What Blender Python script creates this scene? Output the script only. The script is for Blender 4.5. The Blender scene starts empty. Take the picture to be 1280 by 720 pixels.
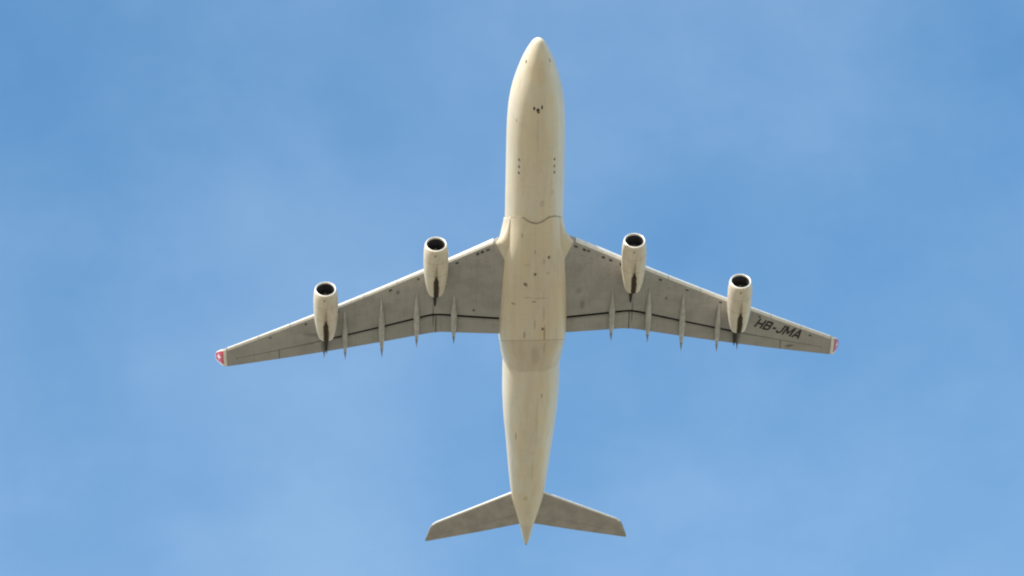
import bpy, bmesh, math, random
import numpy as np
from mathutils import Matrix, Vector

S = bpy.context.scene
COL = S.collection
rnd = random.Random(7)

# ------------------------------------------------------------------ camera, sky, sun, exposure
ELEV = math.radians(46.6)            # how high the photographer looks up
DIST = 420.0                         # metres to the aeroplane
CAM = Vector((0.0, 0.0, 1.7))
cam = bpy.data.cameras.new('camera')
cam.sensor_width = 36.0
cam.lens = 5564.33 / 1280.0 * 36.0
cam.clip_start = 0.5
cam.clip_end = 60000.0
cam_o = bpy.data.objects.new('camera', cam)
COL.objects.link(cam_o)
RIGHT = Vector((1, 0, 0))
UP = Vector((0, -math.sin(ELEV), math.cos(ELEV)))
BACK = Vector((0, -math.cos(ELEV), -math.sin(ELEV)))
VIEW = Matrix((RIGHT, UP, BACK)).transposed()
cam_o.matrix_world = Matrix.Translation(CAM) @ VIEW.to_4x4()
S.camera = cam_o

SUN_EL = math.radians(25.0)
SUN_AZ = math.radians(211.0)         # clockwise from +Y: behind the photographer, a little to the left
sun_dir = Vector((math.sin(SUN_AZ) * math.cos(SUN_EL), math.cos(SUN_AZ) * math.cos(SUN_EL), math.sin(SUN_EL)))
sun = bpy.data.lights.new('sun', 'SUN')
sun.energy = 3.8
sun.angle = math.radians(0.5)
sun.color = (1.0, 0.93, 0.83)
sun_o = bpy.data.objects.new('sun', sun)
COL.objects.link(sun_o)
sun_o.rotation_euler = sun_dir.to_track_quat('Z', 'Y').to_euler()
sun_o.location = (0, 0, 600)

S.view_settings.view_transform = 'Standard'
S.view_settings.look = 'None'
S.view_settings.gamma = 1.0
S.view_settings.use_curve_mapping = False
S.view_settings.exposure = 0.68
S.render.engine = 'CYCLES'
S.cycles.filter_width = 2.1            # the photograph is a little soft


class NT:
    """short hand for node trees"""
    def __init__(self, tree):
        self.t = tree

    def n(self, kind, **kw):
        nd = self.t.nodes.new(kind)
        for k, v in kw.items():
            setattr(nd, k, v)
        return nd

    def put(self, sock, v):
        if isinstance(v, bpy.types.NodeSocket):
            self.t.links.new(v, sock)
        elif isinstance(v, (tuple, list)) and len(v) == 3 and sock.type == 'RGBA':
            sock.default_value = (*v, 1)
        else:
            sock.default_value = v

    def m(self, op, a, b=0.0, c=0.0):
        nd = self.n('ShaderNodeMath', operation=op)
        for i, v in enumerate((a, b, c)):
            self.put(nd.inputs[i], v)
        return nd.outputs[0]

    def ramp(self, v, lo, hi, a=0.0, b=1.0):
        nd = self.n('ShaderNodeMapRange', interpolation_type='SMOOTHSTEP')
        for i, q in enumerate((v, lo, hi, a, b)):
            self.put(nd.inputs[i], q)
        return nd.outputs[0]

    def mix(self, f, a, b, mode='MIX'):
        nd = self.n('ShaderNodeMix', data_type='RGBA', blend_type=mode)
        self.put(nd.inputs[0], f)
        self.put(nd.inputs[6], a)
        self.put(nd.inputs[7], b)
        return nd.outputs[2]

    def noise(self, vec, scale, detail=4, rough=0.55):
        nd = self.n('ShaderNodeTexNoise')
        self.put(nd.inputs['Vector'], vec)
        nd.inputs['Scale'].default_value = scale
        nd.inputs['Detail'].default_value = detail
        nd.inputs['Roughness'].default_value = rough
        return nd.outputs[0]

    def scaled(self, vec, s, loc=(0, 0, 0)):
        nd = self.n('ShaderNodeMapping')
        self.put(nd.inputs['Vector'], vec)
        nd.inputs['Scale'].default_value = s
        nd.inputs['Location'].default_value = loc
        return nd.outputs[0]

    def sep(self, vec):
        nd = self.n('ShaderNodeSeparateXYZ')
        self.put(nd.inputs[0], vec)
        return nd.outputs

    def ellipse(self, x, y, cx, cy, rx, ry, soft=0.5):
        """1 inside a soft ellipse, 0 outside"""
        a = self.m('DIVIDE', self.m('SUBTRACT', x, cx), rx)
        b = self.m('DIVIDE', self.m('SUBTRACT', y, cy), ry)
        r = self.m('ADD', self.m('MULTIPLY', a, a), self.m('MULTIPLY', b, b))
        return self.ramp(r, 1.0, soft)


world = bpy.data.worlds.new('World')
S.world = world
world.use_nodes = True
w = NT(world.node_tree)
bg = world.node_tree.nodes['Background']
sky = w.n('ShaderNodeTexSky', sky_type='NISHITA')
sky.sun_disc = False
sky.sun_elevation = SUN_EL
sky.sun_rotation = SUN_AZ
sky.altitude = 0.0
sky.air_density = 1.5
sky.dust_density = 0.6
sky.ozone_density = 2.0
tc = w.n('ShaderNodeTexCoord')
# the clear sky, then a veil of very thin high cloud
deep = w.n('ShaderNodeHueSaturation')
deep.inputs['Saturation'].default_value = 1.31
w.put(deep.inputs['Color'], sky.outputs[0])
n1 = w.noise(w.scaled(tc.outputs['Generated'], (1.0, 1.0, 1.3), (2.3, 0.4, 0.0)), 9.0, 5, 0.5)
n2 = w.noise(w.scaled(tc.outputs['Generated'], (1.0, 1.0, 1.5), (4.7, 3.1, 1.0)), 26.0, 7, 0.6)
dx, dy, dz = w.sep(tc.outputs['Generated'])
veil = w.m('ADD', w.m('MULTIPLY', w.ramp(n1, 0.28, 0.70), 0.16), w.m('MULTIPLY', w.ramp(n2, 0.36, 0.74), 0.06))
veil = w.m('ADD', veil, w.ramp(dz, 0.80, 0.55, 0.025, 0.17))
w.put(bg.inputs[0], w.mix(veil, deep.outputs[0], (2.6, 3.4, 4.4)))
bg.inputs[1].default_value = 0.15


# ------------------------------------------------------------------ mesh helpers
def obj(name, verts, faces, mats, parent=None, smooth=True, fmat=None, sharp=35):
    me = bpy.data.meshes.new(name)
    me.from_pydata([tuple(map(float, v)) for v in verts], [], [tuple(f) for f in faces])
    if not isinstance(mats, (list, tuple)):
        mats = [mats]
    for m_ in mats:
        me.materials.append(m_)
    bm = bmesh.new()
    bm.from_mesh(me)
    if fmat is not None:
        bm.faces.ensure_lookup_table()
        for f, k in zip(bm.faces, fmat):
            f.material_index = k
    bmesh.ops.remove_doubles(bm, verts=bm.verts, dist=1e-5)
    bmesh.ops.recalc_face_normals(bm, faces=bm.faces)
    for f in bm.faces:
        f.smooth = smooth
    for e in bm.edges:
        if len(e.link_faces) == 2 and e.calc_face_angle(0) > math.radians(sharp):
            e.smooth = False
    bm.to_mesh(me)
    bm.free()
    o = bpy.data.objects.new(name, me)
    COL.objects.link(o)
    if parent:
        o.parent = parent
    return o


class MB:
    def __init__(self):
        self.v, self.f, self.k = [], [], []

    def rings(self, rings, closed=True, cap=(True, True), k=0):
        """skin a list of equally long point rings"""
        b = len(self.v)
        n = len(rings[0])
        for r in rings:
            self.v.extend(r)
        for i in range(len(rings) - 1):
            for j in range(n if closed else n - 1):
                j2 = (j + 1) % n
                self.f.append((b + i * n + j, b + i * n + j2, b + (i + 1) * n + j2, b + (i + 1) * n + j))
                self.k.append(k)
        if closed and cap[0]:
            self.f.append(tuple(range(b, b + n)))
            self.k.append(k)
        if closed and cap[1]:
            q = b + (len(rings) - 1) * n
            self.f.append(tuple(range(q, q + n)))
            self.k.append(k)
        return self

    def build(self, name, mats, parent=None, **kw):
        return obj(name, self.v, self.f, mats, parent, fmat=self.k, **kw)


def lathe(profile, n=56, droop=0.0):
    """profile of (x, r) spun about the X axis"""
    out = []
    for x, r in profile:
        out.append([(x + droop * max(0, 1 + x / 1.2) * r * math.cos(2 * math.pi * j / n), r * math.sin(2 * math.pi * j / n), r * math.cos(2 * math.pi * j / n)) for j in range(n)])
    return out


def hermite(xs, ys):
    xs, ys = np.array(xs, float), np.array(ys, float)
    d = np.diff(ys) / np.diff(xs)
    m_ = np.zeros_like(xs)
    m_[0], m_[-1] = d[0], d[-1]
    for i in range(1, len(xs) - 1):
        m_[i] = 0 if d[i - 1] * d[i] <= 0 else 2 * d[i - 1] * d[i] / (d[i - 1] + d[i])

    def f(x):
        x = min(max(x, xs[0]), xs[-1])
        i = min(int(np.searchsorted(xs, x, 'right')) - 1, len(xs) - 2)
        h = xs[i + 1] - xs[i]
        t = (x - xs[i]) / h
        return float((2 * t**3 - 3 * t**2 + 1) * ys[i] + (t**3 - 2 * t**2 + t) * h * m_[i]
                     + (-2 * t**3 + 3 * t**2) * ys[i + 1] + (t**3 - t**2) * h * m_[i + 1])
    return f


# ------------------------------------------------------------------ materials
def material(name):
    m_ = bpy.data.materials.new(name)
    m_.use_nodes = True
    t = NT(m_.node_tree)
    b = m_.node_tree.nodes['Principled BSDF']
    c = t.n('ShaderNodeTexCoord').outputs['Object']
    return m_, t, b, c


def simple(name, col, rough=0.5, metal=0.0, var=0.12, scale=3.0):
    m_, t, b, c = material(name)
    f = t.ramp(t.noise(c, scale), 0.3, 0.7)
    t.put(b.inputs['Base Color'], t.mix(f, tuple(x * (1 - var) for x in col), tuple(min(1, x * (1 + var)) for x in col)))
    b.inputs['Roughness'].default_value = rough
    b.inputs['Metallic'].default_value = metal
    return m_


def lines(t, v, period, width, offset=0.0):
    """thin repeated lines across coordinate v"""
    q = t.m('FRACT', t.m('DIVIDE', t.m('ADD', v, offset + 1000 * period), period))
    d = t.m('ABSOLUTE', t.m('SUBTRACT', q, 0.5))
    return t.m('LESS_THAN', d, width / period * 0.5)


def white_paint(name, spots=(), tint=(0.75, 0.69, 0.585), frames=2.12):
    """weathered off white paint: streaks along the airflow, panel joints, individual stains"""
    m_, t, b, c = material(name)
    x, y, z = t.sep(c)
    base = t.mix(t.ramp(t.noise(t.scaled(c, (0.10, 1.1, 1.1)), 1.6, 5), 0.35, 0.7),
                 tint, tuple(q * f for q, f in zip(tint, (0.93, 0.90, 0.84))))
    base = t.mix(t.m('MULTIPLY', t.ramp(t.noise(c, 0.9, 6, 0.65), 0.52, 0.75), 0.22), base, (0.50, 0.43, 0.34))
    fine = t.ramp(t.noise(t.scaled(c, (0.35, 3.5, 3.5)), 2.2, 4), 0.58, 0.78)
    base = t.mix(t.m('MULTIPLY', fine, 0.28), base, (0.34, 0.30, 0.25))
    base = t.mix(t.m('MULTIPLY', t.ramp(t.noise(t.scaled(c, (0.5, 1.0, 1.0), (5, 2, 9)), 0.55, 3), 0.45, 0.65), 0.5), base, tuple(q * f for q, f in zip(tint, (1.03, 0.95, 0.80))))
    joint = t.m('MAXIMUM', lines(t, x, frames * 2, 0.06, 0.4), lines(t, t.m('ARCTAN2', y, z), 0.5236, 0.016, 0.26))
    base = t.mix(t.m('MULTIPLY', joint, 0.11), base, (0.30, 0.27, 0.23))
    for (sx, sy, rx, ry, col, amt) in spots:
        wob = t.m('MULTIPLY', t.m('SUBTRACT', t.noise(c, 6.0, 3), 0.5), ry * 1.2)
        e = t.ellipse(x, t.m('ADD', y, wob), sx, sy, rx, ry, 0.15)
        e = t.m('MULTIPLY', e, t.m('LESS_THAN', z, 0.2))
        base = t.mix(t.m('MULTIPLY', e, amt * 0.85), base, col)
    t.put(b.inputs['Base Color'], base)
    b.inputs['Roughness'].default_value = 0.42
    b.inputs['Specular IOR Level'].default_value = 0.35
    return m_


DIRT = (0.16, 0.13, 0.09)
M = {}
M['fuselage'] = white_paint('fuselage_paint', [
    (-40.3, 0.92, 0.35, 0.09, DIRT, 0.75), (-46.1, -1.42, 0.80, 0.07, DIRT, 0.8),
    (-51.0, 0.3, 2.4, 0.12, DIRT, 0.22), (-44.0, 0.5, 4.0, 0.18, DIRT, 0.14),
    (-17.2, 0.55, 0.5, 0.3, DIRT, 0.25), (-16.2, 1.5, 0.5, 0.2, DIRT, 0.22),
    (-8.3, -1.9, 0.22, 0.10, DIRT, 0.5), (-55.4, -0.25, 0.45, 0.28, (0.42, 0.36, 0.05), 0.55),
    (-9.0, 0.0, 2.0, 0.12, DIRT, 0.16), (-3.0, 0.25, 1.6, 0.5, (0.66, 0.45, 0.28), 0.25)])
M['fairing'] = white_paint('belly_fairing_paint', [
    (-26.3, -0.78, 0.33, 0.13, DIRT, 0.85), (-28.7, -1.95, 0.16, 0.24, DIRT, 0.7), (-28.3, -0.05, 0.16, 0.26, DIRT, 0.65),
    (-32.4, 1.0, 1.7, 0.11, DIRT, 0.6), (-34.0, 1.03, 1.0, 0.14, DIRT, 0.3), (-32.3, -0.9, 0.55, 0.15, DIRT, 0.55),
    (-31.0, 0.06, 0.8, 0.14, DIRT, 0.35), (-27.9, 0.6, 0.14, 0.9, DIRT, 0.28), (-27.8, -0.6, 0.14, 0.5, DIRT, 0.28),
    (-22.5, -0.05, 0.3, 0.12, DIRT, 0.5), (-20.8, -1.25, 0.3, 0.14, DIRT, 0.5), (-23.6, 0.8, 0.5, 0.12, DIRT, 0.3),
    (-24.0, -0.8, 0.12, 0.5, DIRT, 0.25), (-29.8, 0.9, 1.2, 0.10, DIRT, 0.3), (-25.0, 1.2, 0.25, 0.2, DIRT, 0.28)],
    tint=(0.72, 0.655, 0.545), frames=1.55)


def wing_paint():
    m_, t, b, c = material('wing_grey_paint')
    x, y, z = t.sep(c)
    ay = t.m('ABSOLUTE', y)
    base = t.mix(t.ramp(t.noise(t.scaled(c, (0.45, 0.35, 0.3)), 1.3, 6, 0.6), 0.35, 0.68), (0.405, 0.393, 0.38), (0.335, 0.325, 0.315))
    base = t.mix(t.m('MULTIPLY', t.ramp(t.noise(t.scaled(c, (0.5, 3.0, 1.0)), 1.5, 5, 0.6), 0.55, 0.8), 0.35), base, (0.14, 0.125, 0.11))
    sweep = t.m('ADD', x, t.m('MULTIPLY', ay, 0.5))
    joint = t.m('MAXIMUM', lines(t, sweep, 1.9, 0.05), lines(t, ay, 1.62, 0.05, 0.3))
    base = t.mix(t.m('MULTIPLY', joint, 0.17), base, (0.11, 0.10, 0.09))
    # rows of oval tank access panels
    for off, per in ((1.9, .82), (3.1, .95)):
        u = t.m('MULTIPLY', t.m('SUBTRACT', t.m('FRACT', t.m('DIVIDE', ay, per)), 0.5), per)
        v = t.m('ADD', t.m('ADD', x, 22.2 + off - .614 * 3.72), t.m('MULTIPLY', ay, 0.55))
        e = t.m('ADD', t.m('POWER', t.m('DIVIDE', u, .19), 2.0), t.m('POWER', t.m('ABSOLUTE', t.m('DIVIDE', v, .30)), 2.0))
        ring = t.m('MULTIPLY', t.ramp(e, 0.5, 0.8), t.ramp(e, 1.25, 1.0))
        ring = t.m('MULTIPLY', ring, t.m('MULTIPLY', t.m('GREATER_THAN', ay, 4.0), t.m('LESS_THAN', ay, 22.0)))
        base = t.mix(t.m('MULTIPLY', ring, 0.22), base, (0.11, 0.10, 0.09))
    for (sx, sy, rx, ry, amt) in [(-30.55, -5.6, 0.22, 0.18, 0.8), (-33.6, 25.0, 0.4, 0.4, 0.0), (-38.1, 24.9, 0.24, 0.55, 0.6),
                                  (-30.0, 4.6, 0.8, 0.3, 0.35), (-28.2, 4.2, 0.5, 0.4, 0.25), (-36.7, -27.3, 0.2, 0.35, 0.5),
                                  (-30.2, 12.6, 0.25, 0.2, 0.5), (-28.9, -12.7, 0.3, 0.2, 0.55), (-34.9, -20.6, 0.3, 1.2, 0.3),
                                  (-31.5, 9.4, 1.9, 0.10, 0.6), (-31.5, -9.4, 1.9, 0.10, 0.6)]:
        if amt:
            base = t.mix(t.m('MULTIPLY', t.ellipse(x, y, sx, sy, rx, ry, 0.1), amt), base, (0.05, 0.045, 0.04))
    t.put(b.inputs['Base Color'], base)
    b.inputs['Roughness'].default_value = 0.5
    b.inputs['Specular IOR Level'].default_value = 0.3
    return m_


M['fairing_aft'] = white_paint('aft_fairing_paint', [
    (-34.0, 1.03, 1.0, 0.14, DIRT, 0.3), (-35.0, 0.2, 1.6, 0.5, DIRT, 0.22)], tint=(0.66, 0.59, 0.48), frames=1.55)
M['seal'] = simple('joint_sealant', (0.36, 0.32, 0.26), 0.7)
M['wing'] = wing_paint()
M['canoe'] = simple('flap_fairing_paint', (0.47, 0.465, 0.45), 0.5, var=0.15, scale=1.5)
M['canoe_tip'] = simple('fairing_tip_grey', (0.23, 0.235, 0.25), 0.5)
M['canoe_dark'] = simple('shade_soot_fairing_paint', (0.12, 0.11, 0.105), 0.55, var=0.3, scale=2)  # dark grey holds soot plus painted shade behind the outer engine
M['slat'] = simple('bright_slat_metal', (0.80, 0.79, 0.77), 0.38, 0.25, var=0.06, scale=2)
M['cove'] = simple('cove_shade_seal_black', (0.045, 0.042, 0.04), 0.8, var=0.8, scale=0.9)  # black stands in for shade in the enclosed flap cove; end seals share it
M['tail'] = simple('tailplane_grey_paint', (0.37, 0.345, 0.32), 0.5, var=0.12, scale=0.9)
M['lip'] = simple('polished_inlet_lip', (0.78, 0.76, 0.72), 0.32, 0.15, var=0.04)
M['liner'] = simple('inlet_liner', (0.045, 0.045, 0.05), 0.6, var=0.2)
M['fan'] = simple('fan_blade_titanium', (0.06, 0.06, 0.065), 0.45, 0.5)
M['spinner'] = simple('spinner_black', (0.03, 0.03, 0.03), 0.4)
M['hot'] = simple('exhaust_metal', (0.022, 0.020, 0.018), 0.75, 0.0, var=0.3)
M['dark'] = simple('vent_dark', (0.05, 0.042, 0.035), 0.6)
M['vent'] = simple('vent_grey_brown', (0.19, 0.16, 0.13), 0.6)
M['probe'] = simple('probe_metal', (0.36, 0.33, 0.30), 0.5, 0.2)
M['light_red'] = simple('red_lens', (0.24, 0.06, 0.045), 0.2)
M['glass'] = simple('cockpit_glass', (0.02, 0.025, 0.03), 0.08, var=0.05)
M['tailcone'] = simple('tail_cone_grey', (0.66, 0.605, 0.515), 0.5, var=0.07, scale=0.7)
M['white'] = simple('plain_white_paint', (0.78, 0.76, 0.72), 0.4, var=0.05)
M['red'] = simple('winglet_red_paint', (0.52, 0.035, 0.06), 0.4, var=0.1)
M['letter'] = simple('registration_black', (0.022, 0.022, 0.022), 0.55)


def nacelle_paint():
    m_, t, b, c = material('nacelle_paint')
    x, y, z = t.sep(c)
    base = t.mix(t.ramp(t.noise(t.scaled(c, (0.4, 2.0, 2.0)), 1.8, 5), 0.35, 0.7), (0.73, 0.67, 0.57), (0.63, 0.56, 0.46))
    base = t.mix(t.m('MULTIPLY', t.ramp(t.noise(c, 3.2, 5, 0.65), 0.52, 0.72), 0.35), base, (0.45, 0.36, 0.26))
    joint = t.m('MAXIMUM', t.ellipse(x, 0.0, -1.55, 0.0, 0.04, 1.0, 0.6), t.ellipse(x, 0.0, -3.05, 0.0, 0.04, 1.0, 0.6))
    base = t.mix(t.m('MULTIPLY', joint, 0.35), base, (0.25, 0.2, 0.16))
    under = t.m('LESS_THAN', z, 0.0)
    wob = t.m('MULTIPLY', t.m('SUBTRACT', t.noise(t.scaled(c, (0.8, 2, 1)), 3.0, 3), 0.5), 0.22)
    d = t.m('ABSOLUTE', t.m('ADD', y, wob))
    # oily film, then the black soot streak under the rear half
    wide = t.ramp(x, -1.2, -3.6, 0.03, 0.34)
    film = t.m('MULTIPLY', t.ramp(d, wide, 0.02), t.ramp(x, -1.0, -2.4))
    base = t.mix(t.m('MULTIPLY', t.m('MULTIPLY', film, under), 0.62), base, (0.24, 0.16, 0.10))
    nar = t.ramp(x, -2.9, -3.9, 0.10, 0.30)
    soot = t.m('MULTIPLY', t.ramp(d, nar, t.m('MULTIPLY', nar, 0.6)), t.ramp(x, -2.8, -3.3))
    base = t.mix(t.m('MULTIPLY', t.m('MULTIPLY', soot, under), 0.86), base, (0.010, 0.009, 0.008))
    t.put(b.inputs['Specular IOR Level'], t.m('MULTIPLY', t.m('SUBTRACT', 1.0, t.m('MULTIPLY', soot, under)), 0.35))
    dot = t.m('MULTIPLY', t.ellipse(x, y, -0.62, -0.12, 0.14, 0.11, 0.2), under)
    base = t.mix(t.m('MULTIPLY', dot, 0.75), base, (0.10, 0.08, 0.06))
    t.put(b.inputs['Base Color'], base)
    b.inputs['Roughness'].default_value = 0.42
    return m_


M['nacelle'] = nacelle_paint()


def ground_material():
    m_, t, b, c = material('dry_ground')
    f = t.ramp(t.noise(c, 0.004, 8, 0.6), 0.35, 0.65)
    col = t.mix(f, (0.36, 0.29, 0.20), (0.29, 0.25, 0.16))
    col = t.mix(t.m('MULTIPLY', t.ramp(t.noise(c, 0.6, 6, 0.7), 0.45, 0.7), 0.5), col, (0.40, 0.325, 0.23))
    t.put(b.inputs['Base Color'], col)
    b.inputs['Roughness'].default_value = 0.95
    return m_


# ------------------------------------------------------------------ ground (under and around the photographer)
G = 24000.0
ground = obj('ground', [(-G, -G, 0), (G, -G, 0), (G, G, 0), (-G, G, 0)], [(0, 1, 2, 3)], ground_material(), smooth=False)
ground['kind'] = 'structure'

# ------------------------------------------------------------------ the airliner: x forward (0 at the nose tip), y to its left, z up
ROT = Matrix(((0.0137012, 0.99873157, -0.04845124), (0.78483308, 0.01928235, 0.61940716), (0.61955574, -0.04651275, -0.78357338)))
ref = Vector((-30.0, 0, 0))
origin_cam = ROT @ (-ref) + Vector((1.92503, -0.58953, -DIST))
root = bpy.data.objects.new('airliner', None)
COL.objects.link(root)
root.empty_display_size = 5
root.matrix_world = Matrix.Translation(CAM + VIEW @ origin_cam) @ (VIEW @ ROT).to_4x4()
root['label'] = 'cream white four engined airliner flying overhead with grey wings and black registration letters'
root['category'] = 'airplane'

# --- fuselage lines: distance from nose -> half width, centre height, half height
FT = [(0, 0, -.75, 0), (.12, .33, -.74, .31), (.35, .54, -.72, .52), (.8, .79, -.70, .79), (1.4, 1.05, -.64, 1.10), (2.2, 1.34, -.54, 1.47), (3.0, 1.60, -.44, 1.76),
      (4.0, 1.86, -.30, 2.12), (5.0, 2.11, -.18, 2.38), (6.5, 2.40, -.06, 2.63), (8.5, 2.61, 0, 2.78), (11, 2.69, 0, 2.82), (16, 2.71, 0, 2.82),
      (38, 2.73, 0, 2.82), (41, 2.72, .02, 2.80), (44, 2.60, .16, 2.65), (48.4, 2.24, .55, 2.20), (53.8, 1.80, 1.02, 1.50), (56.1, 1.56, 1.2, 1.17),
      (58.3, 1.12, 1.33, .86), (60.3, .66, 1.43, .56), (61.8, .38, 1.5, .35), (62.7, .15, 1.53, .15)]
uu = [math.sqrt(a[0]) for a in FT]
fh_w, fh_z, fh_h = (hermite(uu, [a[k] for a in FT]) for k in (1, 2, 3))


def fus(X, phi, off=0.0):
    """point on the fuselage skin, phi measured from straight down"""
    u = math.sqrt(max(-X, 0))
    return (X, (fh_w(u) + off) * math.sin(phi), fh_z(u) - (fh_h(u) + off) * math.cos(phi))


def tube(xs, n=72, off=0.0):
    return [[fus(X, 2 * math.pi * j / n, off) for j in range(n)] for X in xs]


xs = [-(i / 30 * math.sqrt(10)) ** 2 for i in range(1, 31)]
xs = [-0.002] + xs + list(np.linspace(-10, -59.7, 72)[1:])
fuselage = MB().rings(tube(xs)).build('fuselage', M['fuselage'], root)
MB().rings(tube(np.linspace(-59.705, -62.7, 10), 40)).build('tail_cone', M['tailcone'], root)
MB().rings(lathe([(-62.69, .04), (-62.72, .09), (-62.85, .085), (-62.86, .02)], 20)).build('auxiliary_exhaust', M['hot'], root).location.z = 1.53


def skin(x0, x1, p0, p1, off=0.012, nx=4, npz=4, fn=fus, taper=0.0):
    """a thin curved plate lying on the skin between two stations and two angles (degrees), a rounded outline"""
    top, bot = [], []
    for i in range(nx + 1):
        a = i / nx
        sh = 1 - taper * abs(2 * a - 1) ** 2
        pm, ph = (p0 + p1) / 2, (p1 - p0) / 2 * sh
        top.append([fn(x0 + (x1 - x0) * a, math.radians(pm + ph * (2 * j / npz - 1)), off) for j in range(npz + 1)])
        bot.append([fn(x0 + (x1 - x0) * a, math.radians(pm + ph * (2 * j / npz - 1)), -.03) for j in range(npz + 1)])
    mb = MB()
    ring = []
    for r, q in zip(top, bot):
        ring.append(r + q[::-1])
    return mb.rings(ring)


# cockpit windows wrap the upper nose
for s in (-1, 1):
    for (x0, x1, a0, a1) in ((-2.35, -3.0, 142, 176), (-2.65, -3.4, 124, 140), (-3.15, -4.05, 112, 125)):
        skin(x0, x1, s * a0, s * a1).build('cockpit_window', M['glass'], fuselage)
# nose gear light cluster and small vents under the nose
skin(-6.42, -6.74, -4.2, 3.4, .02, taper=.5).build('nose_light', M['dark'], fuselage)
skin(-6.74, -6.94, -2.4, 3.6, .014, taper=.4).build('nose_beacon', M['light_red'], fuselage)
skin(-6.25, -6.60, -11.0, -6.4, .014, taper=.5).build('nose_vent', M['dark'], fuselage)
skin(-6.10, -6.52, 6.4, 10.4, .014, taper=.5).build('nose_vent', M['dark'], fuselage)
skin(-1.95, -2.25, -61, -54, .03, taper=.5).build('air_data_probe', M['probe'], fuselage)
skin(-1.85, -2.2, 51, 58, .03, taper=.5).build('air_data_probe', M['probe'], fuselage)
for s in (-1, 1):
    for x0 in (-12.45, -13.25, -13.95):
        skin(x0 + .13, x0 - .17, s * 37.0 - 2.2, s * 37.0 + 2.2, .014, taper=.5).build('underside_vent', M['vent'], fuselage)
# nose gear doors, closed: two long panels with dark seams
for s in (-1, 1):
    skin(-6.9, -10.2, s * 1.0 if s > 0 else -12.5, 12.5 if s > 0 else -1.0, .006, 10, 5).build('nose_gear_door', M['fuselage'], fuselage)


def blade(X, Y, zt, h, c, name, m_, parent, t=.03):
    """a swept blade aerial hanging from the belly"""
    r = []
    for k, (dz, f) in enumerate(((.05, 1.0), (-h * .5, .8), (-h, .5))):
        sh = -(1 - f) * c * .6
        r.append([(X + sh + a * c * f, Y + b_ * t * f, zt + dz) for a, b_ in ((.5, 0), (.2, 1), (-.2, 1), (-.5, 0), (-.2, -1), (.2, -1))])
    MB().rings(r).build(name, m_, parent)


blade(-16.4, 0.0, -2.82, .28, .35, 'blade_aerial', M['white'], fuselage)
blade(-41.4, 0.0, -2.78, .30, .35, 'blade_aerial', M['white'], fuselage)
blade(-43.6, 0.35, -2.5, .22, .22, 'drain_mast', M['white'], fuselage)


# --- wing-body fairing: a squarer belly shell with a wavy front joint
def fair_front(p):
    a = abs(math.degrees(p))
    return float(np.interp(a, [0, 12, 25, 40, 55, 75, 110], [-19.45, -19.3, -18.95, -19.15, -19.7, -20.4, -21.5]))


def fair_end(p):
    a = abs(math.degrees(p))
    return float(np.interp(a, [0, 25, 50, 70, 90, 110], [-37.2, -37.4, -37.5, -37.1, -36.6, -36.3]))


fW = hermite([-46, -41, -37.2, -33.2, -28, -24.5, -22.0, -20.4], [2.72, 2.78, 2.86, 3.26, 3.30, 3.20, 2.86, 2.70])
fB = hermite([-46, -41, -37.2, -33.0, -32.8, -27, -23, -21, -19.4, -18], [2.7, 2.74, 2.82, 3.24, 3.245, 3.26, 3.18, 3.08, 2.90, 2.82])
fN = hermite([-46, -41, -37.2, -33, -24, -21, -19], [2.0, 2.05, 2.1, 2.9, 2.8, 2.25, 2.05])


def fairing(X, phi, off=0.0):
    n = fN(X)
    r = (abs(math.sin(phi) / fW(X)) ** n + abs(math.cos(phi) / fB(X)) ** n) ** (-1 / n) + off
    return (X, r * math.sin(phi), -r * math.cos(phi))


NP = 64


def shell(fa, fb, n, edge0=True, edge1=True):
    rg = []
    for i in range(n + 1):
        a = i / n
        ring = []
        for j in range(NP + 1):
            p = math.radians(-108 + 216 * j / NP)
            off = -.06 if (i == 0 and edge0) or (i == n and edge1) else .03
            ring.append(fairing(fa(p) * (1 - a) + fb(p) * a, p, off))
        if i == 0 and edge0:
            rg.append(ring)
            ring = [fairing(fa(math.radians(-108 + 216 * j / NP)) - .01, math.radians(-108 + 216 * j / NP), .03) for j in range(NP + 1)]
        rg.append(ring)
    return MB().rings(rg, closed=False)




def knuckle(p):
    return -32.94 - .79 * min(max(fairing(-33.2, p)[2] + 3.24, 0), 2.2)


belly = shell(fair_front, lambda p: knuckle(p) + .02, 46, True, False).build('belly_fairing', M['fairing'], root)
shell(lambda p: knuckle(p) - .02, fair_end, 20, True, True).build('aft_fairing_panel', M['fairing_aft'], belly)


def seal(fn_x, wd, a0, a1, off):
    """a narrow rubber joint strip following the edge of the fairing"""
    out = []
    for k in range(61):
        p = math.radians(a0 + (a1 - a0) * k / 60)
        X = fn_x(p)
        out.append([fairing(X + wd / 2, p, off - .05), fairing(X + wd / 2, p, off), fairing(X - wd / 2, p, off), fairing(X - wd / 2, p, off - .05)])
    return MB().rings(out)


seal(lambda p: fair_front(p) + .04, .085, -62, 62, .022).build('fairing_seal', M['seal'], belly)
seal(knuckle, .05, -62, 62, .034).build('fairing_seal', M['seal'], belly)
for x0, p0 in ((-26.2, -16), (-31.6, 14), (-23.2, 22)):
    skin(x0 + .16, x0 - .16, p0 - 2.0, p0 + 2.0, .05, fn=fairing, taper=.5).build('drain_vent', M['vent'], belly)
skin(-24.9, -25.2, -2.2, 2.2, .08, fn=fairing, taper=.6).build('anti_collision_light', M['vent'], belly)
# main gear doors, closed, one each side of the keel
for s in (-1, 1):
    a, b_ = (1.2, 26) if s > 0 else (-26, -1.2)
    skin(-28.1, -32.7, a, b_, .037, 10, 8, fn=fairing).build('main_gear_door', M['fairing'], belly)


# --- wings
def zc(y):
    u = max(abs(y) - 2.8, 0)
    return -1.5 + .09 * u + .0022 * u * u


def LE(y):
    return -22.2 - .614 * (abs(y) - 3.72)


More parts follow.
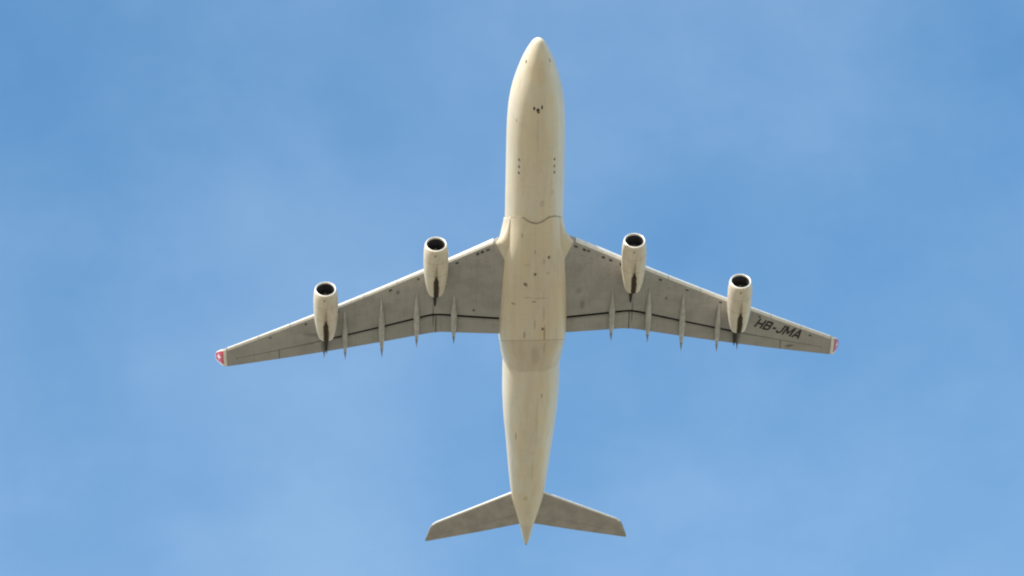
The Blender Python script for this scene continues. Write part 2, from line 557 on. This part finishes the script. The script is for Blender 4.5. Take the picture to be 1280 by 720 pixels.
def TE(y):
    return float(np.interp(abs(y), [2.0, 3.2, 8.6, 9.4, 10.4, 29.2], [-33.46, -33.50, -33.60, -33.72, -34.02, -40.03]))


def FL(y):
    return float(np.interp(abs(y), [2.0, 3.2, 8.6, 9.3, 10.0, 24.6, 29.2], [-31.55, -31.52, -31.38, -31.42, -31.62, -37.45, -39.25]))


def gap(y):
    return float(np.interp(abs(y), [2, 9, 19.7, 19.9, 24, 28], [.40, .36, .26, .12, .09, .06]))


def thick(y):
    return float(np.interp(abs(y), [2.8, 9.4, 29], [.142, .12, .105]))


def surf(y, X):
    """lower and upper skin height of the wing at a span and a station"""
    c = LE(y) - TE(y)
    s = min(max((LE(y) - X) / c, 0), 1)
    yt = 5 * thick(y) * c * (.2969 * math.sqrt(s) - .126 * s - .3516 * s * s + .2843 * s**3 - .1036 * s**4)
    return zc(y) - .8 * yt - .008, zc(y) + 1.2 * yt + .008


def span(y0, y1, step=.55):
    n = max(2, int(round((y1 - y0) / step)) + 1)
    return np.linspace(y0, y1, n)


COS = [(1 - math.cos(math.pi * i / 15)) / 2 for i in range(16)]


def wing_ring(s, y, cove=True):
    le, te = LE(y), TE(y)
    c = le - te
    xf = FL(y) + gap(y) / 2 if cove else te
    lo = [le - (le - xf) * (a ** 1.5) for a in np.linspace(0, 1, 18)]
    r = [(X, s * y, surf(y, X)[0]) for X in lo]
    if cove:
        l, u = surf(y, xf)
        zt = l + .80 * (u - l)
        xsp = FL(y) - .35 * (FL(y) - te)
        l2, u2 = surf(y, xsp)
        r.append((xf + .01, s * y, zt))
        r.append((xsp, s * y, l2 + .86 * (u2 - l2)))
        up = [xsp + (le - xsp) * a for a in np.linspace(0, 1, 18)[:-1]]
    else:
        up = [te + (le - te) * a for a in np.linspace(0, 1, 20)[:-1]]
    r += [(X, s * y, surf(y, X)[1]) for X in up]
    return r


def flap_ring(s, y, x_front=None):
    le, te = LE(y), TE(y)
    x0 = FL(y) - gap(y) / 2
    xsp = FL(y) - .36 * (FL(y) - te)
    r = []
    N = 12
    for a in np.linspace(0, 1, N):
        X = x0 + (te - x0) * a
        l, u = surf(y, X)
        if a < .08:
            l = l + .25 * (u - l)
        r.append((X, s * y, l))
    for a in np.linspace(1, 0, N)[:-1]:
        X = x0 + (te - x0) * a
        l, u = surf(y, X)
        fr = .70 if X > xsp else .97
        if a < .05:
            fr = .45
        r.append((X, s * y, l + fr * (u - l)))
    return r


def slat_ring(s, y):
    le = LE(y)
    c = le - TE(y)
    lo, hi = .30, .13 * c
    pts = []
    for a in np.linspace(1, 0, 9):
        X = le - lo * a * a
        pts.append((X, surf(y, X)[0]))
    for a in np.linspace(0, 1, 9)[1:]:
        X = le - hi * a * a
        pts.append((X, surf(y, X)[1]))
    P = np.array(pts)
    T = np.gradient(P, axis=0)
    T /= np.linalg.norm(T, axis=1)[:, None] + 1e-9
    Nn = np.stack([-T[:, 1], T[:, 0]], 1)
    if Nn[8, 0] < 0:
        Nn = -Nn
    A = P + Nn * .022
    B = P - Nn * .02
    ring = [(q[0], s * y, q[1]) for q in A] + [(q[0], s * y, q[1]) for q in B[::-1]]
    return ring


def canoe(s, y, xf, xa, hw, depth):
    """slender pod under a flap track: round nose buried in the wing, pointed tail past the trailing edge"""
    rings_ = []
    n = 20
    for a in np.linspace(0, 1, 26):
        X = xf + (xa - xf) * a
        te = TE(y) + .05
        l, u = surf(y, max(X, te))
        wdt = hw * min(1.0, (a / .42) ** .7 if a > 0 else 0) * (1 if a < .55 else max(1 - ((a - .55) / .45) ** 1.7, .03))
        dep = depth * math.sin(math.pi * min(a / 1.1, 1)) ** .8
        zb = l - dep
        zt = l + .12
        if X < te:
            k = (te - X) / (te - xa)
            zb = (l - depth * math.sin(math.pi * min(((xf - te) / (xf - xa)) / 1.1, 1)) ** .8) * (1 - k) + (zc(y) - .42) * k
            zt = (l + .06) * (1 - k) + (zc(y) - .38) * k
        m_, h = (zb + zt) / 2, max((zt - zb) / 2, .01)
        rings_.append([(X, s * y + max(wdt, .008) * math.sin(2 * math.pi * j / n), m_ - h * math.cos(2 * math.pi * j / n)) for j in range(n)])
    mb = MB().rings(rings_)
    for f in range(len(mb.k)):
        if f // n >= 21:
            mb.k[f] = 1
    return mb


def winglet(s):
    st = [(29.0, zc(29.0), LE(29.0), TE(29.0)), (29.28, 2.52, -37.95, -40.08), (29.52, 2.84, -38.25, -40.18),
          (29.72, 3.35, -38.75, -40.36), (29.90, 3.95, -39.35, -40.62), (30.06, 4.55, -39.95, -40.9), (30.14, 4.82, -40.38, -41.05)]
    par = list(range(len(st)))
    fs = [hermite(par, [q[k] for q in st]) for k in range(4)]
    NS, NCH = 36, 20
    grid = []
    for i in range(NS + 1):
        p = (len(st) - 1) * i / NS
        y, z, le, te = (f(p) for f in fs)
        d = 0.02
        y2, z2 = fs[0](min(p + d, 6)), fs[1](min(p + d, 6))
        y1, z1 = fs[0](max(p - d, 0)), fs[1](max(p - d, 0))
        t_ = math.atan2(z2 - z1, y2 - y1)
        ny, nz = math.sin(t_), -math.cos(t_)        # outward / lower side
        ring = []
        ts = [k / NCH for k in range(NCH + 1)] + [k / NCH for k in range(NCH - 1, 0, -1)]
        for k, a in enumerate(ts):
            X = le + (te - le) * a
            h = 5 * .10 * (le - te) * (.2969 * math.sqrt(a) - .126 * a - .3516 * a * a + .2843 * a**3 - .1036 * a**4) * .8 + .006
            sg = 1 if k <= NCH else -1
            ring.append((X, s * (y + sg * ny * h), z + sg * nz * h))
        grid.append(ring)
    mb = MB().rings(grid)
    n = len(grid[0])
    ks = []
    for i in range(NS):
        for j in range(n):
            a = (j + .5) / NCH if j < NCH else (2 * NCH - j - .5) / NCH
            b_ = (i + .5) / NS
            k = 0
            if .17 < b_ < .91 and .10 < a < .90:
                k = 1
                u_, v_ = (b_ - .54) / .64, (a - .5) / .73
                if (abs(u_) < .085 and abs(v_) < .30) or (abs(v_) < .085 and abs(u_) < .27):
                    k = 0
            ks.append(k)
    mb.k = ks + [0, 0]
    return mb


TRACKS = [(7.46, -28.4, -34.75, .285, .60, 0), (10.96, -28.7, -35.35, .285, .60, 0), (14.25, -29.8, -36.85, .285, .58, 0),
          (17.72, -31.5, -37.45, .265, .52, 0), (19.72, -33.2, -37.5, .23, .46, 1)]
for s in (-1, 1):
    mb = MB()
    mb.rings([wing_ring(s, y) for y in span(2.2, 28.1)])
    mb.rings([wing_ring(s, y, False) for y in span(28.1, 29.0, .3)])
    # the cove faces coloured black for shade are faces 17..19 of every ring
    n = len(wing_ring(s, 5))
    nb = len(span(2.2, 28.1)) - 1
    for i in range(nb):
        for j in (17, 18):
            mb.k[i * n + j] = 1
    wing = mb.build('wing', [M['wing'], M['cove']], root)
    if s > 0:
        wing['label'] = 'grey left wing carrying the black registration letters'
    for y0, y1 in ((2.9, 9.13), (9.16, 19.79)):
        MB().rings([flap_ring(s, y) for y in span(y0, y1)]).build('flap', M['wing'], wing)
    for y0, y1 in ((19.81, 23.98), (24.0, 28.085)):
        MB().rings([flap_ring(s, y) for y in span(y0, y1)]).build('aileron', M['wing'], wing)
    for y0, dz in ((9.145, .035), (19.80, .015), (23.99, .012)):
        a, b_ = flap_ring(s, y0 - .028), flap_ring(s, y0 + .028)
        MB().rings([[(q[0], q[1], q[2] - dz) for q in r] for r in (a, b_)]).build('flap_end_seal', M['cove'], wing)
    for y0, y1 in ((3.85, 9.0), (9.75, 12.75), (12.8, 15.9), (15.95, 19.15), (19.95, 22.9), (22.95, 25.9), (25.95, 28.95)):
        MB().rings([slat_ring(s, y) for y in span(y0, y1)]).build('slat', M['slat'], wing)
    for (y, xf, xa, hw, dp, dk) in TRACKS:
        canoe(s, y, xf, xa, hw, dp).build('flap_track_fairing', [M['canoe_dark' if dk else 'canoe'], M['canoe_tip']], wing)
    winglet(s).build('winglet', [M['white'], M['red']], wing)
    # dark slat track openings just behind the leading edge
    for y in ((3.9, 4.7, 5.1, 6.5, 7.2, 8.2, 12.0, 14.6, 17.9, 21.8, 24.4, 26.9) if s > 0 else (4.4, 4.9, 5.3, 7.2, 10.8, 13.4, 18.4, 21.4, 24.8)):
        big = 1.0 if y < 9 else .7
        x0 = LE(y) - .62 - .1 * rnd.random()
        L, W = .24 * big * (0.7 + .6 * rnd.random()), .16 * big * (.8 + .7 * rnd.random())
        r = []
        for a in np.linspace(-1, 1, 5):
            X = x0 + a * L / 2
            r.append([(X - .5 * W * q, s * (y + W * q), surf(y + W * q, X)[0] - .012) for q in (-1, -.5, 0, .5, 1)]
                     + [(X - .5 * W * q, s * (y + W * q), surf(y + W * q, X)[0] + .03) for q in (1, .5, 0, -.5, -1)])
        MB().rings(r).build('slat_track_opening', M['dark'], wing)
    if s > 0:
        # registration under the left wing, read from below
        T = .205                                   # stroke width on a letter 1 high
        GL = {'H': (.82, [[(.10, 0), (.10, 1)], [(.72, 0), (.72, 1)], [(.10, .5), (.72, .5)]]),
              'B': (.80, [[(.10, 0), (.10, 1)], [(.10, .91), (.50, .91), (.64, .84), (.66, .72), (.60, .58), (.48, .52), (.10, .52)],
                          [(.48, .52), (.64, .44), (.70, .28), (.64, .15), (.50, .09), (.10, .09)]]),
              '-': (.50, [[(.06, .42), (.44, .42)]]),
              'J': (.66, [[(.54, 1), (.54, .30), (.46, .13), (.30, .09), (.14, .14), (.06, .30)]]),
              'M': (1.02, [[(.10, 0), (.10, 1)], [(.92, 0), (.92, 1)], [(.12, .97), (.51, .22)], [(.90, .97), (.51, .22)]]),
              'A': (.86, [[(.08, 0), (.43, .97)], [(.78, 0), (.43, .97)], [(.20, .28), (.66, .28)]])}
        total = sum(GL[ch][0] for ch in 'HB-JMA') + 5 * .10
        p0, p1 = Vector((-35.02, 21.25)), Vector((-37.35, 25.75))   # baseline, aircraft x and y
        ex = (p1 - p0) / total
        ey = Vector((ex.y, -ex.x)).normalized() * 1.0
        ey.y += .12
        V, F = [], []
        pen, layer = 0.0, 0
        for ch in 'HB-JMA':
            adv, strokes = GL[ch]
            for st in strokes:
                layer += 1
                for k in range(len(st) - 1):
                    a, b_ = Vector(st[k]), Vector(st[k + 1])
                    d = (b_ - a).normalized()
                    nn = Vector((-d.y, d.x)) * (T / 2)
                    ea = d * (.06 if k > 0 else 0)
                    eb = d * (.06 if k < len(st) - 2 else 0)
                    base_i = len(V)
                    N = 6
                    for q in range(N + 1):
                        c_ = (a - ea) + (b_ + eb - a + ea) * q / N
                        for sg in (-1, 1):
                            g = c_ + nn * sg
                            P = p0 + ex * (pen + g.x) + ey * g.y
                            V.append((P.x, P.y, surf(P.y, P.x)[0] - .010 - .0012 * (layer % 4) - .0006 * (k % 2)))
                    for q in range(N):
                        F.append((base_i + 2 * q, base_i + 2 * q + 1, base_i + 2 * q + 3, base_i + 2 * q + 2))
            pen += adv + .10
        obj('registration_lettering', V, F, M['letter'], wing, smooth=False)

# --- wing root fillets ahead of the wing
FX = [-19.7, -20.4, -21.0, -21.5, -22.0, -22.45, -23.1, -24.4, -26.5]
fo = hermite(FX[::-1], [2.40, 2.52, 2.70, 2.92, 3.28, 3.66, 3.52, 3.10, 2.80][::-1])
fz = hermite(FX[::-1], [.20, .30, .42, .54, .62, .64, .62, .56, .15][::-1])
for s in (-1, 1):
    rings_ = []
    n = 24
    for X in np.linspace(-19.7, -26.5, 40):
        yo, h = fo(X), fz(X)
        cz = -1.5 - .22 * min(max((-21.5 - X) / 3.0, 0), 1)
        rings_.append([(X, s * (2.3 + (yo - 2.3) * max(math.sin(2 * math.pi * j / n), -.2) ** 1.0 if math.sin(2 * math.pi * j / n) > 0 else 2.3),
                        cz - h * math.cos(2 * math.pi * j / n)) if math.sin(2 * math.pi * j / n) > 0 else
                       (X, s * (2.3 + .2 * math.sin(2 * math.pi * j / n)), cz - h * math.cos(2 * math.pi * j / n)) for j in range(n)])
    MB().rings(rings_).build('wing_root_fillet', M['fairing'], root)

# --- engines: origin at the centre of the inlet lip
outer = [(-.10, 1.022), (-.22, 1.06), (-.5, 1.105), (-.9, 1.145), (-1.5, 1.165), (-2.2, 1.16), (-3.0, 1.135), (-3.8, 1.07), (-4.6, .965), (-5.2, .855), (-5.6, .765), (-5.80, .705), (-5.85, .675)]
cowl = MB().rings(lathe(outer + [(-5.86, .63), (-5.4, .66), (-5.0, .69)], droop=.085), cap=(False, False)).build('engine', M['nacelle'], root)
lip = [(-.10, 1.023), (-.05, 1.0), (-.015, .965), (0, .93), (-.012, .90), (-.05, .875), (-.12, .85), (-.16, .845)]
MB().rings(lathe(lip, droop=.085), cap=(False, False)).build('inlet_lip', M['lip'], cowl)
MB().rings(lathe([(-.16, .845), (-.3, .835), (-.6, .835), (-.95, .85), (-1.12, .86), (-1.14, .3)], droop=.085), cap=(False, True)).build('inlet_duct', M['liner'], cowl)
fan = MB()
for k in range(36):
    a = 2 * math.pi * k / 36
    r = []
    for rr, tw in ((.28, .25), (.55, .6), (.84, .95)):
        hw = .045 + .03 * rr
        ca, sa = math.cos(a), math.sin(a)
        p = []
        for q in (-1, 1):
            for t_ in (-.006, .006):
                dx, dt = q * hw * math.cos(tw), q * hw * math.sin(tw) + t_
                p.append((-.98 + dx, rr * sa + dt * ca, rr * ca - dt * sa))
        r.append([p[0], p[1], p[3], p[2]])
    fan.rings(r)
fan.build('fan', M['fan'], cowl)
MB().rings(lathe([(-.55, .005), (-.62, .09), (-.75, .18), (-.9, .25), (-1.05, .29)], 28)).build('spinner', M['spinner'], cowl)
MB().rings(lathe([(-5.84, .615), (-5.3, .65), (-4.9, .67), (-4.88, .1)]), cap=(False, True)).build('exhaust_nozzle', M['hot'], cowl)
MB().rings(lathe([(-4.9, .36), (-5.3, .30), (-5.7, .17), (-5.98, .03)], 28)).build('exhaust_cone', M['hot'], cowl)


def pylon(st):
    rr = []
    for X, zb, zt, hw in st:
        m_, h = (zb + zt) / 2, (zt - zb) / 2
        rr.append([(X, hw * (abs(math.sin(p)) ** .6) * (1 if math.sin(p) >= 0 else -1), m_ - h * (abs(math.cos(p)) ** .6) * (1 if math.cos(p) >= 0 else -1))
                   for p in [2 * math.pi * j / 20 for j in range(20)]])
    return MB().rings(rr)


pylon([(-1.0, .95, 1.14, .03), (-1.6, .8, 1.36, .15), (-3.0, .8, 1.72, .22), (-3.95, .75, 1.93, .235), (-5.6, .45, 1.9, .225)]).build('pylon', M['nacelle'], cowl)
pylon([(-5.62, .50, 1.88, .22), (-6.4, .75, 1.88, .21), (-7.4, 1.08, 1.88, .17), (-8.4, 1.40, 1.88, .11), (-9.3, 1.66, 1.80, .025)]).build('pylon_aft_fairing', M['hot'], cowl)
# small drain blade under the cowl
blade(-3.4, -.02, -1.06, .14, .4, 'drain_mast', M['hot'], cowl, t=.035)
places = [(-21.66, -9.22, -2.72), (-21.66, 9.22, -2.72), (-27.77, -19.5, -1.38), (-27.77, 19.5, -1.38)]
kids = list(cowl.children)
for i, p in enumerate(places):
    e = cowl
    if i:
        e = cowl.copy()
        COL.objects.link(e)
        e.parent = root
        for ch in kids:
            d = ch.copy()
            COL.objects.link(d)
            d.parent = e
    e.location = p
    e.rotation_euler = (rnd.uniform(-.08, .08), math.radians(0.6), 0)


# --- tailplane
def hLE(y):
    return float(np.interp(y, [.6, 1.6, 8.9, 9.3, 9.55, 9.98, 10.1], [-55.25, -55.83, -60.18, -60.55, -61.0, -62.55, -62.85]))


def hTE(y):
    return float(np.interp(y, [.6, .9, 4.8, 10.0], [-59.85, -59.95, -61.25, -62.85]))


def hz(y, X):
    c = max(hLE(y) - hTE(y), .1)
    s = min(max((hLE(y) - X) / c, 0), 1)
    yt = 5 * .10 * c * (.2969 * math.sqrt(s) - .126 * s - .3516 * s * s + .2843 * s**3 - .1036 * s**4) + .006
    z = 1.2 + .11 * y
    return z - yt, z + yt


def hring(sd, y, a0, a1):
    le, te = hLE(y), hTE(y)
    c = le - te
    g = np.linspace(a0, a1, 14)
    if a0 == 0:
        g = a1 * np.linspace(0, 1, 14) ** 1.7
    lo = [(le - c * a, sd * y, hz(y, le - c * a)[0]) for a in g]
    up = [(le - c * a, sd * y, hz(y, le - c * a)[1]) for a in g[::-1]]
    if a0 == 0:
        up = up[:-1] + [(le + .002, sd * y, (lo[0][2] + up[-1][2]) / 2)]
    return lo + up


def hnose(sd, y):
    le = hLE(y)
    pts = [(le - .16 * a * a, hz(y, le - .16 * a * a)[0] - .012) for a in np.linspace(1, 0, 7)]
    pts += [(le - .3 * a * a, hz(y, le - .3 * a * a)[1] + .012) for a in np.linspace(0, 1, 7)]
    pts = [(q[0] + .012, q[1]) for q in pts]
    inn = [(q[0] - .05, 1.2 + .11 * y + (q[1] - 1.2 - .11 * y) * .8) for q in pts[::-1]]
    return [(q[0], sd * y, q[1]) for q in pts + inn]


ys = list(np.linspace(.6, 8.3, 16)) + list(np.linspace(8.5, 9.97, 13))
ye = list(np.linspace(.65, 8.3, 16)) + list(np.linspace(8.5, 9.97, 13))
for sd in (-1, 1):
    hs = MB().rings([hring(sd, y, 0, .70) for y in ys]).build('tailplane', M['tail'], root)
    MB().rings([hring(sd, y, .706, 1.0) for y in ye]).build('elevator', M['tail'], hs)
    MB().rings([hnose(sd, y) for y in list(np.linspace(1.5, 8.3, 14)) + list(np.linspace(8.5, 9.3, 5))]).build('leading_edge', M['slat'], hs)


# --- fin, on top of the tail
def fin_ring(k, a0, a1):
    z = 1.9 + 9.2 * k
    le, te = -51.0 - 8.0 * k, -60.2 - 2.6 * k
    c = le - te
    lo, up = [], []
    for a in np.linspace(a0, a1, 12):
        yt = 5 * .10 * c * (.2969 * math.sqrt(a) - .126 * a - .3516 * a * a + .2843 * a**3 - .1036 * a**4) + .006
        lo.append((le - c * a, -yt, z))
        up.append((le - c * a, yt, z))
    return lo + up[::-1]


fin = MB().rings([fin_ring(k, 0, .68) for k in np.linspace(0, 1, 12)]).build('fin', M['red'], root)
MB().rings([fin_ring(k, .692, 1) for k in np.linspace(.08, .98, 12)]).build('rudder', M['red'], fin)
